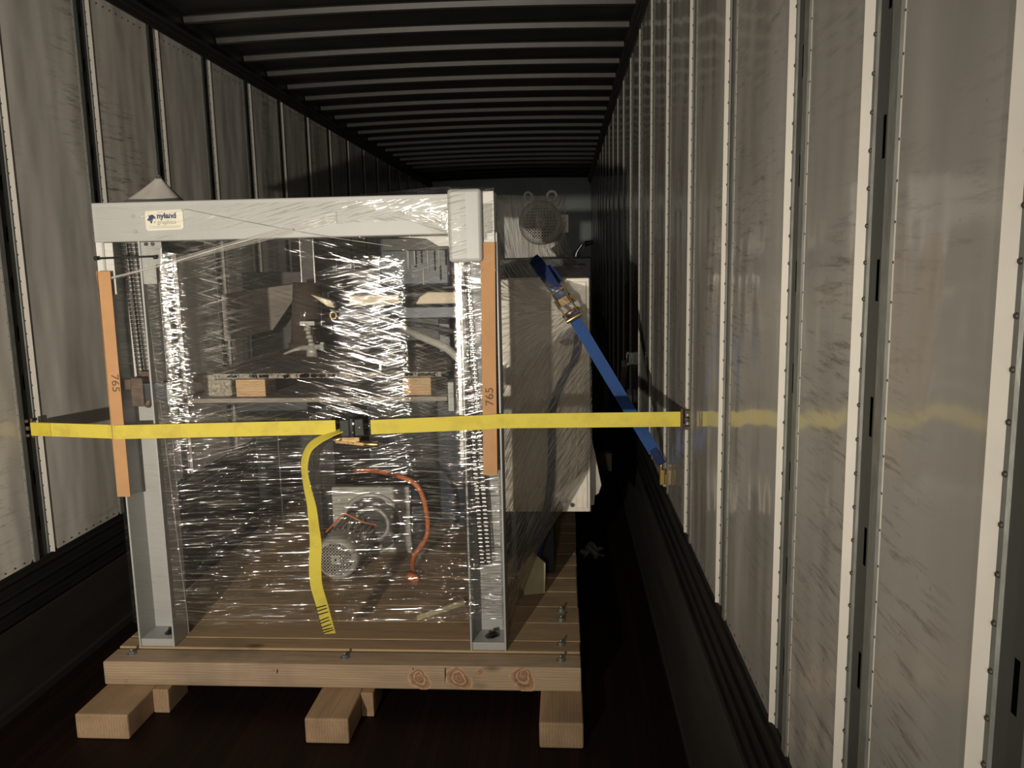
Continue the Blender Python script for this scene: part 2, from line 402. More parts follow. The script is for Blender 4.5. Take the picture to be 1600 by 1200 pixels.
# scuff rails: ribbed upper band, plain lower band
for nm, X, s, zb, zl in (('baseboard_left', XL, 1, BL, .32), ('baseboard_right', XR, -1, BR, .455)):
    mb = MB()
    mb.box(min(X-s*.06, X+s*.012), max(X-s*.06, X+s*.012), Y0, Y1, 0, zl, 1)
    mb.box(min(X-s*.06, X+s*.002), max(X-s*.06, X+s*.002), Y0, Y1, zl, zb+.004, 0)
    k = 4
    for i in range(k):
        z = zl + .02 + (zb-zl-.04)*i/(k-1)
        mb.box(min(X, X+s*.014), max(X, X+s*.014), Y0, Y1, z-.007, z+.007, 0)
    mb.box(min(X, X+s*.030), max(X, X+s*.030), Y0, Y1, 0, .035, 1)
    struct(nm, mb, [M_base, M_base2], .003)
# top rails and roof bows
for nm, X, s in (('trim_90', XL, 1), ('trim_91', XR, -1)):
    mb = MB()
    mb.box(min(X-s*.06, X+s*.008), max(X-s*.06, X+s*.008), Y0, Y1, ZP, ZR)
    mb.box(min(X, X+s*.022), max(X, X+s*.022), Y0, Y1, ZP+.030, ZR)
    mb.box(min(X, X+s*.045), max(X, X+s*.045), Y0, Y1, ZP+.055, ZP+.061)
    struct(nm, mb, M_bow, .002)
mb = MB(); mb.box(XL+.05, XR-.05, Y1-.06, Y1, 3.005, 3.022); struct('trim_92', mb, M_galv, .002)
mb = MB()
zt = ZR-.004
for a, b in (((-.030, zt), (-.023, zt-.004)), ((-.023, zt-.004), (-.014, zt-.030)), ((-.014, zt-.030), (-.004, zt-.034)), ((-.004, zt-.034), (.014, zt-.034)), ((.014, zt-.034), (.023, zt-.004)), ((.023, zt-.004), (.030, zt))):
    N = 12
    for i in range(N):
        xa = XL+.03 + (XR-XL-.06)*i/N; xb = XL+.03 + (XR-XL-.06)*(i+1)/N
        ar = lambda x: -.022*(1-(1-((x-(XL+XR)/2)/1.25)**2))
        mb.quad((xa, a[0], a[1]+ar(xa)), (xb, a[0], a[1]+ar(xb)), (xb, b[0], b[1]+ar(xb)), (xa, b[0], b[1]+ar(xa)))
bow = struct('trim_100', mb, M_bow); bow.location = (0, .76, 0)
sol = bow.modifiers.new('solid', 'SOLIDIFY'); sol.thickness = .003
y = .76; k = 0
while y < Y1-.3:
    y += .41; k += 1
    c = bow.copy(); c.name = 'trim_%d' % (100+k); COL.objects.link(c); c.location = (0, y, 0)

# ------------------------------------------------------------ timber skid
sk = thing('timber_skid', 'long pine skid with three runners under the grey machine frame', 'skid', (-.85, 2.48, 0))
for x0, x1, ym in ((-1.738, -1.545, 0), (-.912, -.758, 1), (-.101, .049, 2)):
    mb = MB(); mb.box(x0, x1, 2.48, 5.1, 0, .093); mb.build('runner', M_wy, sk, .006)
for x0, x1 in ((-1.545, -1.485), (-.758, -.712)):
    mb = MB(); mb.box(x0, x1, 2.65, 2.80, 0, .093); mb.build('cleat', M_wy, sk, .004)
mb = MB(); mb.box(-1.745, .046, 2.68, 2.785, .093, .185)
cb = mb.build('cross_beam', M_wx, sk, .005)
# chunky knots of the beam: irregular growth rings on the face, spilling over the top edge
rk = random.Random(11)
for (x, z, rx, rz) in ((-.545, .134, .040, .044), (-.400, .140, .050, .044), (-.165, .138, .050, .044), (-.325, .165, .014, .016), (-1.66, .115, .008, .009), (-1.09, .155, .005, .005)):
    mb = MB(); N_ = 30; ph = [rk.uniform(0, 6) for _ in range(4)]; prev = None
    for q in range(7):
        f_ = 1-q/7.0; ring = []
        for i_ in range(N_):
            t = 2*PI*i_/N_; rr = f_*(1 + .16*math.sin(2*t+ph[0]+q*.25) + .08*math.sin(3*t+ph[1]) + .03*math.sin(7*t+ph[2]+q))
            zz = z + rz*rr*math.sin(t) + .004*q*math.sin(ph[3]); zz = min(.1845, max(.0935, zz))
            ring.append((x + rx*rr*math.cos(t), 2.6793 - .0004*q, zz))
        if prev:
            b_ = prev + ring; mb.add(b_, [(k_, (k_+1) % N_, N_+(k_+1) % N_, N_+k_) for k_ in range(N_)], [0, 1, 2, 0, 1, 0, 2][q])
        prev = ring
    mb.add(prev, [tuple(range(N_))], 0)
    mb.build('knot', [M_knot, M_knotring, M_knotmid], cb)
for (x0, z0, x1, z1) in ((-.566, .178, -.572, .105), (-.448, .18, -.452, .12), (-1.075, .165, -1.078, .145)):
    mb = MB(); mb.prism([(x0-.002, 2.6795, z0), (x0+.002, 2.6795, z0), ((x0+x1)/2+.004, 2.6795, (z0+z1)/2), (x1, 2.6795, z1), ((x0+x1)/2-.001, 2.6795, (z0+z1)/2)], (0, -.0006, 0)); mb.build('crack', M_crack, cb)
y = 2.793; i = 0
while y < 4.95:
    wdt = .083 if i == 0 else .156
    mb = MB(); mb.box(-1.745, .046 + random.uniform(-.004, .004), y+.002, y+wdt-.002, .0935, .189 - random.uniform(0, .0015))
    mb.build('deck_board', M_wd, sk, .004); y += wdt+.001; i += 1
def bolt(x, y, z, parent, r=.009, mat=None, name='bolt'):
    mb = MB(); mb.cyl((x, y, z), (x, y, z+.0025), r*1.9, None, 16); mb.cyl((x, y, z+.0025), (x, y, z+.011), r*1.1, None, 6, smooth=False); mb.cyl((x, y, z+.011), (x, y, z+.022), r*.55, None, 10)
    return mb.build(name, mat or M_galv, parent)
for x, y, z in ((-1.665, 2.742, .185), (-.835, 2.735, .185), (-.028, 2.735, .185), (-.028, 2.85, .189), (-.028, 3.06, .189), (-.028, 3.15, .189)): bolt(x, y, z, sk)

# ------------------------------------------------------------ machine frame (portal)
fr = thing('machine_frame', 'pale grey steel portal frame standing on the front of the timber skid', 'machine frame', (-.96, 2.85, .19))
YF = 2.791; YB = 2.915
def channel(x0, x1, z0, z1, t=.007):
    mb = MB()
    mb.box(x0, x0+t, YF, YB, z0, z1); mb.box(x1-t, x1, YF, YB, z0, z1); mb.box(x0, x1, YB-t, YB, z0, z1)
    mb.box(x0+t, x1-t, YF+.006, YB-t, z0, z0+.03)
    return mb
for x0, x1 in ((-1.662, -1.520), (-.368, -.232)):
    mb = channel(x0, x1, .19, 1.74); p = mb.build('post', M_paint, fr, .0015)
mb = MB(); mb.box(-1.528, -1.520, 2.910, 2.916, .19, 1.735); mb.build('rear_lip', M_white, fr)
mb = MB(); mb.box(-1.689, -1.662, 2.80, 2.806, 1.30, 1.74); mb.box(-1.668, -1.625, 2.797, 2.803, 1.55, 1.735); mb.build('cover_plate', M_white, fr, .001)
mb = MB(); mb.box(-1.520, -1.443, 2.797, 2.803, 1.655, 1.735); mb.box(-1.520, -1.470, 2.797, 2.803, 1.585, 1.655); mb.build('gusset', M_paint2, fr, .001)
for x in (-1.497, -1.473):
    mb = MB(); mb.cyl((x, 2.797, 1.727), (x, 2.790, 1.727), .0065, None, 10); mb.build('bolt', M_chain, fr)
mb = MB(); mb.box(-1.687, -.397, YF, 2.93, 1.737, 1.876); mb.build('top_beam', M_paint, fr, .004)
mb = MB(); mb.box(-.398, -.281, 2.752, 2.93, 1.640, 1.888); mb.build('corner_box', M_paint, fr, .012, 3)
mb = MB(); mb.box(-.281, -.240, 2.780, 2.93, 1.66, 1.880); mb.build('end_plate', M_white, fr, .002)
mb = MB(); mb.prism([(-.61, 2.90, 1.7365), (-.398, 2.90, 1.7365), (-.398, 2.90, 1.70), (-.455, 2.90, 1.70), (-.50, 2.90, 1.728)], (0, .05, 0)); mb.build('brace', M_white, fr, .001)
for x, z in ((-1.536, 1.826), (-1.532, 1.772)):
    mb = MB(); mb.cyl((x, YF+.002, z), (x, YF-.0015, z), .0065, None, 14); mb.torus((x, YF-.001, z), (0, 1, 0), .0068, .0009, 16, 5); mb.build('screw_plug', M_paint2, fr)
for x, y in ((-1.565, 2.85), (-.297, 2.85), (-.283, 2.862)): bolt(x, y, .22, fr, .011, M_chain, 'bolt')
# strips at the front edges and inside the channels
mb = MB(); mb.box(-1.640, -1.628, 2.893, 2.907, 1.22, 1.55); mb.box(-1.568, -1.556, 2.893, 2.907, 1.22, 1.62); mb.build('guide_strip', M_white, fr)
mb = MB(); mb.box(-.385, -.372, 2.80, 2.812, .9, 1.636); mb.box(-.372, -.362, 2.86, 2.90, .22, 1.636); mb.build('guide_strip', M_white, fr)
mb = MB(); mb.box(-.361, -.340, 2.893, 2.907, .20, 1.636); mb.build('guide_strip', M_paint2, fr)
def chain(xa, za, xb, zb, y, wdt=.020):
    mb = MB(); L = za-zb; k = int(L/.0155)
    for i in range(k):
        t = (i+.5)/k; x = xa+(xb-xa)*t; z = za+(zb-za)*t
        for sx in (-1, 1):
            mb.box(x+sx*wdt*.5-.0015, x+sx*wdt*.5+.0015, y-.006, y+.006, z-.0072, z+.0072, 0)
        if i % 1 == 0: mb.cyl((x-wdt*.5, y, z), (x+wdt*.5, y, z), .0042, None, 6, 1, False)
        mb.cyl((x, y-.0055, z+.0077), (x, y-.0085, z+.0077), .0022, None, 6, 1)
    return mb.build('roller_chain', [M_chain, M_steel], fr)
chain(-1.618, 1.735, -1.602, 1.235, 2.868); chain(-1.588, 1.735, -1.572, 1.235, 2.872, .018)
chain(-.376, 1.636, -.322, .505, 2.862, .018); chain(-.350, 1.636, -.298, .505, 2.866, .018)
mb = MB(); mb.box(-1.557, -1.550, 2.875, 2.885, 1.235, 1.57); mb.build('toothed_rack', M_chain, fr)
mb = MB(); mb.box(-.336, -.300, 2.868, 2.878, .50, 1.636, 0); mb.build('toothed_rack', M_chain, fr)
tb = MB(); tb.cyl((-1.678, 2.782, 1.680), (-1.462, 2.782, 1.683), .0036, None, 10); 
for x in (-1.680, -1.460): tb.cyl((x-.006, 2.782, 1.680), (x+.006, 2.782, 1.681), .0075, None, 12)
tb.build('tee_bar', M_black, fr)
cl = MB(); cl.box(-1.605, -1.556, 2.792, 2.85, 1.135, 1.243); cl.box(-1.632, -1.605, 2.80, 2.84, 1.196, 1.238); cl.box(-1.590, -1.545, 2.84, 2.90, 1.22, 1.262)
clo = cl.build('clamp', M_rust, fr, .006, 3)
mb = MB(); mb.box(-1.556, -1.462, 2.80, 2.86, 1.158, 1.222); mb.build('clamp_arm', M_dark, clo, .002)
mb = MB(); mb.box(-1.466, -1.446, 2.79, 2.88, 1.141, 1.226); mb.build('clamp_plate', M_paint2, clo, .002)
mb = MB(); mb.cyl((-1.548, 2.80, 1.135), (-1.548, 2.83, 1.175), .012, None, 12); mb.build('clamp_bolt', M_rust, clo)
mb = MB(); mb.box(-.395, -.330, 2.86, 2.90, 1.13, 1.20); c2 = mb.build('clamp', M_rust, fr, .004)
mb = MB(); mb.box(-.430, -.408, 2.84, 2.92, 1.10, 1.208); mb.build('clamp_plate', M_paint2, c2, .002)

# nameplate with its printing
np_ = MB(); np_.prism([(-1.489+a, YF-.001, 1.773+b) for a, b in ((.006, 0), (.132, .003), (.139, .010), (.139, .066), (.133, .073), (.004, .070), (0, .064), (0, .007))], (0, -.0022, 0))
npo = np_.build('nameplate', M_plate, fr, .0005)
def text(body, size, loc, mat, parent, name='lettering', off=0, rot=(PI/2, 0, 0), sx=1.0, ext=.0003):
    cu = bpy.data.curves.new(name, 'FONT'); cu.body = body; cu.size = size; cu.offset = off; cu.extrude = ext; cu.align_x = 'LEFT'; cu.align_y = 'BOTTOM_BASELINE'
    tmp = bpy.data.objects.new('tmp', cu); COL.objects.link(tmp)
    bpy.context.view_layer.update()
    me = bpy.data.meshes.new_from_object(tmp.evaluated_get(bpy.context.evaluated_depsgraph_get()))
    bpy.data.objects.remove(tmp)
    me.materials.clear(); me.materials.append(mat)
    M4 = Matrix.Translation(Vector(loc)) @ __import__('mathutils').Euler(rot).to_matrix().to_4x4() @ Matrix.Diagonal((sx, 1, 1, 1))
    me.transform(M4)
    o = bpy.data.objects.new(name, me); COL.objects.link(o); o.parent = parent
    o.matrix_parent_inverse = Matrix.Translation(-wloc(parent))
    return o
text('nyland', .0265, (-1.4455, YF-.0036, 1.8165), M_blue_ink, npo, 'lettering', .0011, sx=1.03)
text('graphics', .0205, (-1.4455, YF-.0036, 1.7965), M_grey_ink, npo, 'lettering', .0, sx=1.03)
gb = MB()
gb.prism([(-1.4735+a*.001, YF-.0034, 1.812+b*.001) for a, b in ((-8, 2), (-3, 5), (-2, 12), (4, 17), (12, 18), (19, 13), (24, 4), (22, 2), (17, 5), (14, 3), (11, -4), (8, -12), (5, -14), (2, -8), (0, -4), (-6, -4))], (0, -.0006, 0))
gb.prism([(-1.4735+a*.001, YF-.0034, 1.812+b*.001) for a, b in ((-5, 14), (-3, 17), (1, 20), (-1, 15))], (0, -.0006, 0))
gb.prism([(-1.4735+a*.001, YF-.0034, 1.812+b*.001) for a, b in ((17, -9), (22, -5), (20, -10), (16, -13))], (0, -.0006, 0))
gb.build('logo', M_blue_ink, npo)
ln = MB()
for z in (1.7885, 1.7835): ln.box(-1.474, -1.362, YF-.0040, YF-.0034, z-.0006, z+.0006)
ln.box(-1.443, -1.425, YF-.0040, YF-.0034, 1.8375, 1.8385)
ln.build('fine_print', M_grey_ink, npo)

# ------------------------------------------------------------ cardboard edge protectors marked 765
def protector(x0, z0, z1, lean, outer, label, txt):
    e = thing('edge_protector', label, 'edge protector', (x0, 2.775, z0), 'kraft cardboard edge protectors')
    R = Matrix.Rotation(math.radians(lean), 3, 'Y')
    mb = MB(); piv = (x0, 2.775, z0)
    mb.box(x0, x0+.050, 2.772, 2.7765, z0, z1, 0, R, piv)
    xs = x0 if outer < 0 else x0+.050-.0045
    mb.box(xs, xs+.0045, 2.772, 2.772+.055, z0, z1, 0, R, piv)
    o = mb.build('angle_board', M_card, e, .001)
    return e, R, piv
e1, R1, p1 = protector(-1.681, .797, 1.634, 0.2, -1, 'left kraft cardboard corner strip under the yellow strap, on the left post', None)
e2, R2, p2 = protector(-.300, .877, 1.707, .75, 1, 'right kraft cardboard corner strip under the yellow strap, on the right post', None)
text('765', .040, (-1.660, 2.7712, 1.262), M_ink, e1, 'lettering', 0, (PI/2, PI/2, 0), 1.15)
text('765', .040, (-.258, 2.7712, 1.130), M_ink, e2, 'lettering', 0, (PI/2, -PI/2, 0), 1.15)

# ------------------------------------------------------------ yellow ratchet strap
ys = thing('ratchet_strap', 'yellow ratchet strap stretched level between the two side walls', 'ratchet strap', (-.78, 2.75, 1.05))
def lin(a, b, n): return [tuple(a[i]+(b[i]-a[i])*t/n for i in range(3)) for t in range(n+1)]
YS = 2.7665
Lpath = lin((-2.050, 2.862, 1.040), (-1.70, 2.785, 1.044), 6) + lin((-1.66, YS, 1.045), (-.83, YS-.008, 1.060), 10)
Rpath = lin((-.70, YS-.012, 1.060), (-.30, YS-.003, 1.073), 8) + [(-.255, YS-.003, 1.076)] + lin((-.22, 2.765, 1.077), (.392, 2.700, 1.092), 10)
mb = MB(); mb.ribbon(Lpath, (0, 0, 1), .052, .003); mb.build('webbing', M_yel, ys)
mb = MB(); mb.ribbon(Rpath, (0, 0, 1), .052, .003); mb.build('webbing', M_yel, ys)
mb = MB(); mb.ribbon(lin((-2.052, 2.860, 1.040), (-1.96, 2.840, 1.0413), 3), (0, 0, 1), .050, .005); mb.build('sewn_end', M_yel_d, ys)
tail = smoothpath([(-.80, 2.752, 1.050), (-.835, 2.745, 1.040), (-.885, 2.738, 1.018), (-.925, 2.733, .985), (-.944, 2.730, .925), (-.938, 2.728, .85), (-.925, 2.728, .775), (-.921, 2.728, .70), (-.918, 2.728, .63), (-.925, 2.728, .55), (-.925, 2.728, .475), (-.908, 2.726, .40), (-.895, 2.724, .34), (-.884, 2.726, .285)], 5)
k = len(tail); wd = []
for i, p in enumerate(tail):
    t = i/(k-1); d = (Vector(tail[min(i+1, k-1)])-Vector(tail[max(i-1, 0)])).normalized()
    a = Vector((0, 1, 0)).cross(d).normalized()
    tw = math.radians(78 - 60*min(1, t*3.0) if t < .45 else 28 - 12*math.sin((t-.45)*9)) if t < .9 else math.radians(16)
    tw = math.radians(74*max(0, 1-t/.28) + 34*min(1, max(0, (t-.0)/.28))*(1-min(1, max(0, (t-.35)/.3))) + 12)
    wd.append(Matrix.Rotation(tw, 3, d) @ a)
for i in range(1, k):
    if wd[i].dot(wd[i-1]) < 0: wd[i] = -wd[i]
mb = MB(); mb.ribbon(tail, wd, .050, .0025); tl = mb.build('webbing_tail', M_yel, ys)
st = MB()
for z, dz in ((.392, .012), (.380, .010), (.366, .010), (.345, .016), (.334, .014), (.318, .010), (.305, .012), (.296, .014)):
    xc = -.884 - (z-.285)*.25
    st.box(xc-.022, xc+.022, 2.7195, 2.7225, z-.0018, z+.0018, 0, rotm('Y', -18 + random.uniform(-6, 6)))
st.build('stitching', M_black, tl)
bk = MB(); bk.box(-.808, -.722, 2.735, 2.751, 1.030, 1.092, 0, rotm('Y', -3)); bk.cyl((-.765, 2.742, 1.024), (-.765, 2.742, 1.098), .014, None, 14)
bko = bk.build('ratchet_body', M_black, ys, .003)
for x_, z_, r_ in ((-.758, 1.078, .0065), (-.762, 1.046, .0045), (-.735, 1.064, .003)):
    rv = MB(); rv.cyl((x_, 2.737, z_), (x_, 2.729, z_), r_, r_*.7, 12); rv.build('rivet', M_steel, bko)
hd = MB(); hd.box(-.822, -.700, 2.715, 2.748, 1.004, 1.016, 0, rotm('Y', 6)); hd.box(-.815, -.735, 2.722, 2.745, 1.014, 1.030); hd.cyl((-.720, 2.722, 1.006), (-.668, 2.724, 1.003), .009, .011, 12)
for i in range(3): hd.cyl((-.790+.016*i, 2.716, 1.011), (-.790+.016*i, 2.711, 1.011), .0035, None, 8)
hd.cyl((-.828, 2.725, 1.018), (-.800, 2.725, 1.026), .010, .007, 10)
hd.build('ratchet_handle', M_zinc, bko, .002)
for X, Y, z, s in ((XL, 2.880, 1.040, -1), (XR, 2.690, 1.092, 1)):
    f_ = MB(); xi = X - s*.012
    f_.box(min(xi, X+s*.028), max(xi, X+s*.028), Y-.010, Y+.010, z+.022, z+.034); f_.box(min(xi, X+s*.028), max(xi, X+s*.028), Y-.010, Y+.010, z-.034, z-.022)
    f_.cyl((X-s*.020, Y+.004, z-.038), (X-s*.020, Y+.004, z+.038), .0055, None, 10)
    f_.box(min(X+s*.022, X+s*.030), max(X+s*.022, X+s*.030), Y-.016, Y+.012, z-.030, z+.030); f_.cyl((X-s*.004, Y, z-.008), (X-s*.004, Y, z+.008), .010, None, 10)
    f_.build('end_fitting', M_rust, ys, .002)

# ------------------------------------------------------------ blue ratchet strap
bs = thing('ratchet_strap', 'blue ratchet strap running diagonally from the cream cabinet to the right wall', 'ratchet strap', (.40, 3.27, .75))
A = Vector((.400, 3.262, .790)); B = Vector((.021, 3.40, 1.430))
d = (B-A).normalized(); facing = (Vector((0, 0, 1.62)) - (A+B)/2).normalized(); wdir = d.cross(facing).normalized()
mb = MB(); mb.ribbon(lin(tuple(A + d*.06), tuple(B), 12), wdir, .050, .003); mb.build('webbing', M_blu, bs)
mb = MB(); mb.ribbon([tuple(A+d*.075), tuple(A+d*.045), tuple(A+d*.02), tuple(A)], [wdir, wdir, wdir, wdir], .034, .008); mb.build('sewn_end', M_blu_d, bs, .004)
mb = MB(); mb.ribbon([tuple(B-d*.10), tuple(B)], wdir, .049, .006); mb.build('sewn_end', M_blu, bs)
C = Vector((-.119, 3.42, 1.640)); D = Vector((-.008, 3.405, 1.475))
mb = MB(); p_ = smoothpath([tuple(D+Vector((.01, 0, -.02))), tuple(D), (-.045, 3.405, 1.530), (-.085, 3.41, 1.592), tuple(C), (-.14, 3.50, 1.655)], 4)
d2 = (C-D).normalized(); f2 = (Vector((0, 0, 1.62)) - (C+D)/2).normalized(); w2 = d2.cross(f2).normalized()
mb.ribbon(p_, [Matrix.Rotation(math.radians(25*math.sin(i*.5)), 3, d2) @ w2 for i in range(len(p_))], .055, .003); mb.build('webbing', M_blu_d, bs)
mb = MB(); mb.ribbon([(-.075, 3.44, 1.62), (-.045, 3.45, 1.585), (-.022, 3.45, 1.548)], w2, .036, .003); mb.build('webbing', M_blu_d, bs)
# zinc ratchet
N = d.cross(wdir).normalized()
if N.dot(facing) < 0: N = -N
o0 = B + d*.045
def ob(mb, u0, u1, v0, v1, n0, n1, mi=0):
    v = [o0 + d*u + wdir*v_ + N*n_ for n_ in (n0, n1) for v_ in (v0, v1) for u in (u0, u1)]
    mb.add(v, [(0, 2, 3, 1), (4, 5, 7, 6), (0, 1, 5, 4), (2, 6, 7, 3), (0, 4, 6, 2), (1, 3, 7, 5)], mi)
def pt(u, v_, n_): return o0 + d*u + wdir*v_ + N*n_
rb = MB()
for s_ in (-1, 1): ob(rb, -.075, .075, s_*.030-.0025, s_*.030+.0025, -.006, .028)
rbo = rb.build('ratchet_body', M_zinc, bs, .004)
rb = MB(); rb.cyl(pt(.055, -.033, .012), pt(.055, .033, .012), .011); rb.cyl(pt(0, -.034, .020), pt(0, .034, .020), .013); rb.cyl(pt(-.055, -.04, .012), pt(-.055, .04, .012), .008)
for s_ in (-1, 1): rb.cyl(pt(0, s_*.033, .020), pt(0, s_*.038, .020), .021, None, 14, smooth=False)
rb.build('spindle', M_zinc, rbo)
rb = MB()
for s_ in (-1, 1): ob(rb, -.085, .03, s_*.028-.002, s_*.028+.002, .022, .045)
ob(rb, -.02, .015, -.022, .022, .034, .040); rb.cyl(pt(-.085, -.036, .040), pt(-.085, .036, .040), .010)
rb.build('ratchet_handle', M_zinc, rbo, .002)
rb = MB(); rb.ribbon([tuple(pt(.085, 0, .006)), tuple(pt(.062, 0, .024)), tuple(pt(.04, 0, .016)), tuple(pt(.02, 0, .01))], wdir, .044, .003); rb.build('webbing', M_blu, bs)
hk = MB(); hk.box(.392, .412, 3.258, 3.292, .700, .765); hk.cyl((.398, 3.275, .76), (.398, 3.275, .795), .007, None, 10)
hk.box(.400, .452, 3.264, 3.286, .705, .745)
hk.build('end_fitting', M_brass, bs, .003)

# ------------------------------------------------------------ boards and blocks stacked inside the frame
bd = tag(MB() and (lambda m_: (m_.box(-1.555, -.47, 3.08, 4.25, 1.098, 1.116), m_.build('plywood_board', [M_ply], None, .002))[1])(MB()), 'lower grey plywood board behind the film, under the pine blocks', 'board', 'plywood boards inside the frame')
mb = MB()
N_ = 46
front = [(-1.50 + (-.50+1.50)*i/N_, 3.14 + random.uniform(-.004, .004)) for i in range(N_+1)]
poly = [(x, y, 1.188) for x, y in front] + [(-.50, 4.15, 1.188), (-1.54, 4.15, 1.188)]
mb.prism(poly, (0, 0, .020)); b2 = mb.build('plywood_board', [M_ply])
tag(b2, 'upper plywood board with a ragged edge, resting on the pine blocks', 'board', 'plywood boards inside the frame')
eg = MB()
for i in range(70):
    x = -1.50 + 1.0*random.random(); eg.box(x-.012, x+.012, 3.130, 3.142, 1.189+random.uniform(0, .006), 1.203+random.uniform(0, .006), 0, rotm('Y', random.uniform(-15, 15)))
eg.build('splintered_edge', M_chip, b2)['kind'] = 'stuff'
mb = MB(); mb.box(-1.53, -1.43, 3.125, 3.22, 1.176, 1.2085); mb.build('corner_piece', M_chip, b2, .010, 3)
for i, (x0, x1, y0, y1, lab) in enumerate(((-1.345, -1.222, 3.12, 3.24, 'clean pine block between the two boards, right of the rounded one'), (-.655, -.540, 3.12, 3.24, 'pine block between the boards beside the right post'),)):
    mb = MB(); mb.box(x0, x1, y0, y1, 1.1165, 1.1875); o = mb.build('timber_block', M_block, None, .002)
    tag(o, lab or 'pine block hidden deep between the two plywood boards', 'timber block', 'pine blocks between the boards')
mb = MB(); mb.prism([(-1.495, 3.12, 1.1875), (-1.365, 3.12, 1.1875), (-1.365, 3.12, 1.1165), (-1.455, 3.12, 1.1165), (-1.482, 3.12, 1.135)], (0, .11, 0))
tag(mb.build('timber_block', M_chip, None, .010, 3), 'weathered rounded wood block at the left end between the two boards', 'timber block', 'pine blocks between the boards')

# small valve standing on the upper board
vx, vy, vz = -1.235, 3.78, 1.2085
vt = thing('valve', 'small grey valve standing on the upper plywood board', 'valve', (vx, vy, vz))
mb = MB(); mb.cyl((vx, vy, vz), (vx, vy, vz+.05), .028, .022, 16); mb.cyl((vx-.05, vy, vz+.04), (vx+.05, vy, vz+.045), .013, None, 12); mb.cyl((vx+.045, vy, vz+.046), (vx+.065, vy, vz+.046), .022, None, 6, smooth=False)
mb.tube([(vx-.05, vy, vz+.04), (vx-.09, vy, vz+.03), (vx-.14, vy, vz+.012)], [.012, .008, .006], 8); mb.build('body', M_cast, vt)
mb = MB()
for i in range(6): mb.cyl((vx-.004*i, vy, vz+.05+.019*i), (vx-.004*i, vy, vz+.066+.019*i), .013 if i % 2 else .020, .013, 12)
mb.box(vx-.05, vx+.022, vy-.008, vy+.008, vz+.150, vz+.170); mb.build('stem', M_cast, vt)

# ------------------------------------------------------------ large machine behind the film
pr = thing('press_machine', 'large dark machine filling the space behind the wrapped frame', 'machine', (-1.1, 4.3, .19))
mb = MB(); mb.box(-1.95, -.52, 4.75, 6.6, .19, 1.50); mb.build('housing', M_dark, pr, .01)
mb = MB(); mb.box(-1.36, -1.06, 3.15, 4.75, 1.02, 1.097); mb.box(-1.50, -.55, 3.3, 3.40, 1.05, 1.097); mb.box(-1.50, -.55, 4.05, 4.15, 1.05, 1.097)
mb.box(-1.30, -1.22, 4.0, 4.75, .19, 1.02); mb.build('bed', M_dark, pr, .004)
mb = MB(); mb.box(-1.405, -1.335, 4.20, 4.42, .19, 1.84); mb.box(-1.49, -1.405, 4.28, 4.36, .19, 1.10); mb.build('column', M_mid, pr, .003)
mb = MB(); mb.box(-1.60, -1.594, 4.21, 4.23, .19, 1.05); mb.box(-1.334, -1.328, 4.19, 4.21, .19, 1.82); mb.box(-1.405, -1.400, 4.19, 4.21, .55, 1.82); mb.build('edge_strip', M_steel, pr)
mb = MB(); mb.box(-1.90, -.55, 4.60, 4.85, 1.50, 1.62); mb.build('cross_member', M_mid, pr, .006)
mb = MB(); mb.box(-1.02, -.62, 4.35, 4.8, 1.52, 1.80); mb.build('upper_housing', M_navy, pr, .02, 3)
mb = MB(); mb.box(-1.85, -1.42, 4.55, 5.1, 1.10, 1.46, 0); mb.build('side_box', M_mid, pr, .02, 3)
mb = MB(); mb.prism([(-1.90, 4.30, 1.50), (-1.42, 4.30, 1.56), (-1.62, 4.30, 1.30), (-1.90, 4.30, 1.24)], (0, .02, 0)); mb.build('guard_plate', M_ply, pr, .002)
mb = MB(); mb.cyl((-1.32, 3.95, 1.25), (-1.30, 3.97, 1.56), .075, .072, 24); mb.cyl((-1.32, 3.95, 1.2085), (-1.32, 3.95, 1.26), .085, None, 24); mb.build('canister', pbr('smoked_plastic', (.10, .075, .06), .12, .1), pr)
for x, z0, z1, y in ((-.824, 1.62, 1.715, 4.2), (-.79, 1.64, 1.71, 4.2), (-.72, 1.60, 1.71, 4.2), (-.66, 1.63, 1.71, 4.2), (-.71, 1.54, 1.57, 4.0)):
    mb = MB(); mb.cyl((x, y, z0), (x, y, z1+.05), .0085 if x < -.8 else .005, None, 10); mb.build('guide_rod', M_white, pr)
mb = MB(); mb.box(-.95, -.55, 4.15, 4.25, 1.715, 1.78); mb.build('rod_carrier', M_mid, pr, .004)
mb = MB(); mb.prism([(-.700, 3.7, 1.455), (-.480, 3.7, 1.455), (-.48, 3.7, 1.508), (-.64, 3.7, 1.512), (-.68, 3.7, 1.49)], (0, .30, 0)); mb.build('cream_bar', M_cream, pr, .006)
mb = MB(); mb.box(-1.02, -.78, 3.72, 3.80, 1.455, 1.50); mb.prism([(-1.22, 3.75, 1.51), (-1.12, 3.75, 1.48), (-1.10, 3.75, 1.44), (-1.14, 3.75, 1.45)], (0, .05, 0)); mb.build('cream_bar', M_cream, pr, .006)
mb = MB(); mb.box(-1.1, -.48, 3.8, 4.3, 1.38, 1.44); mb.box(-.62, -.56, 3.85, 4.2, 1.2085, 1.38); mb.build('tray', M_navy, pr, .006)
mb = MB(); mb.tube(smoothpath([(-.80, 3.75, 1.36), (-.70, 3.6, 1.33), (-.62, 3.5, 1.31), (-.52, 3.45, 1.27), (-.44, 3.42, 1.20)], 6), .018, 10); mb.build('hose', M_cast, pr)
mb = MB(); mb.tube(smoothpath([(-.90, 3.85, 1.42), (-.76, 3.7, 1.37), (-.60, 3.55, 1.36), (-.46, 3.5, 1.33)], 6), .012, 10); mb.build('hose', M_mid, pr)
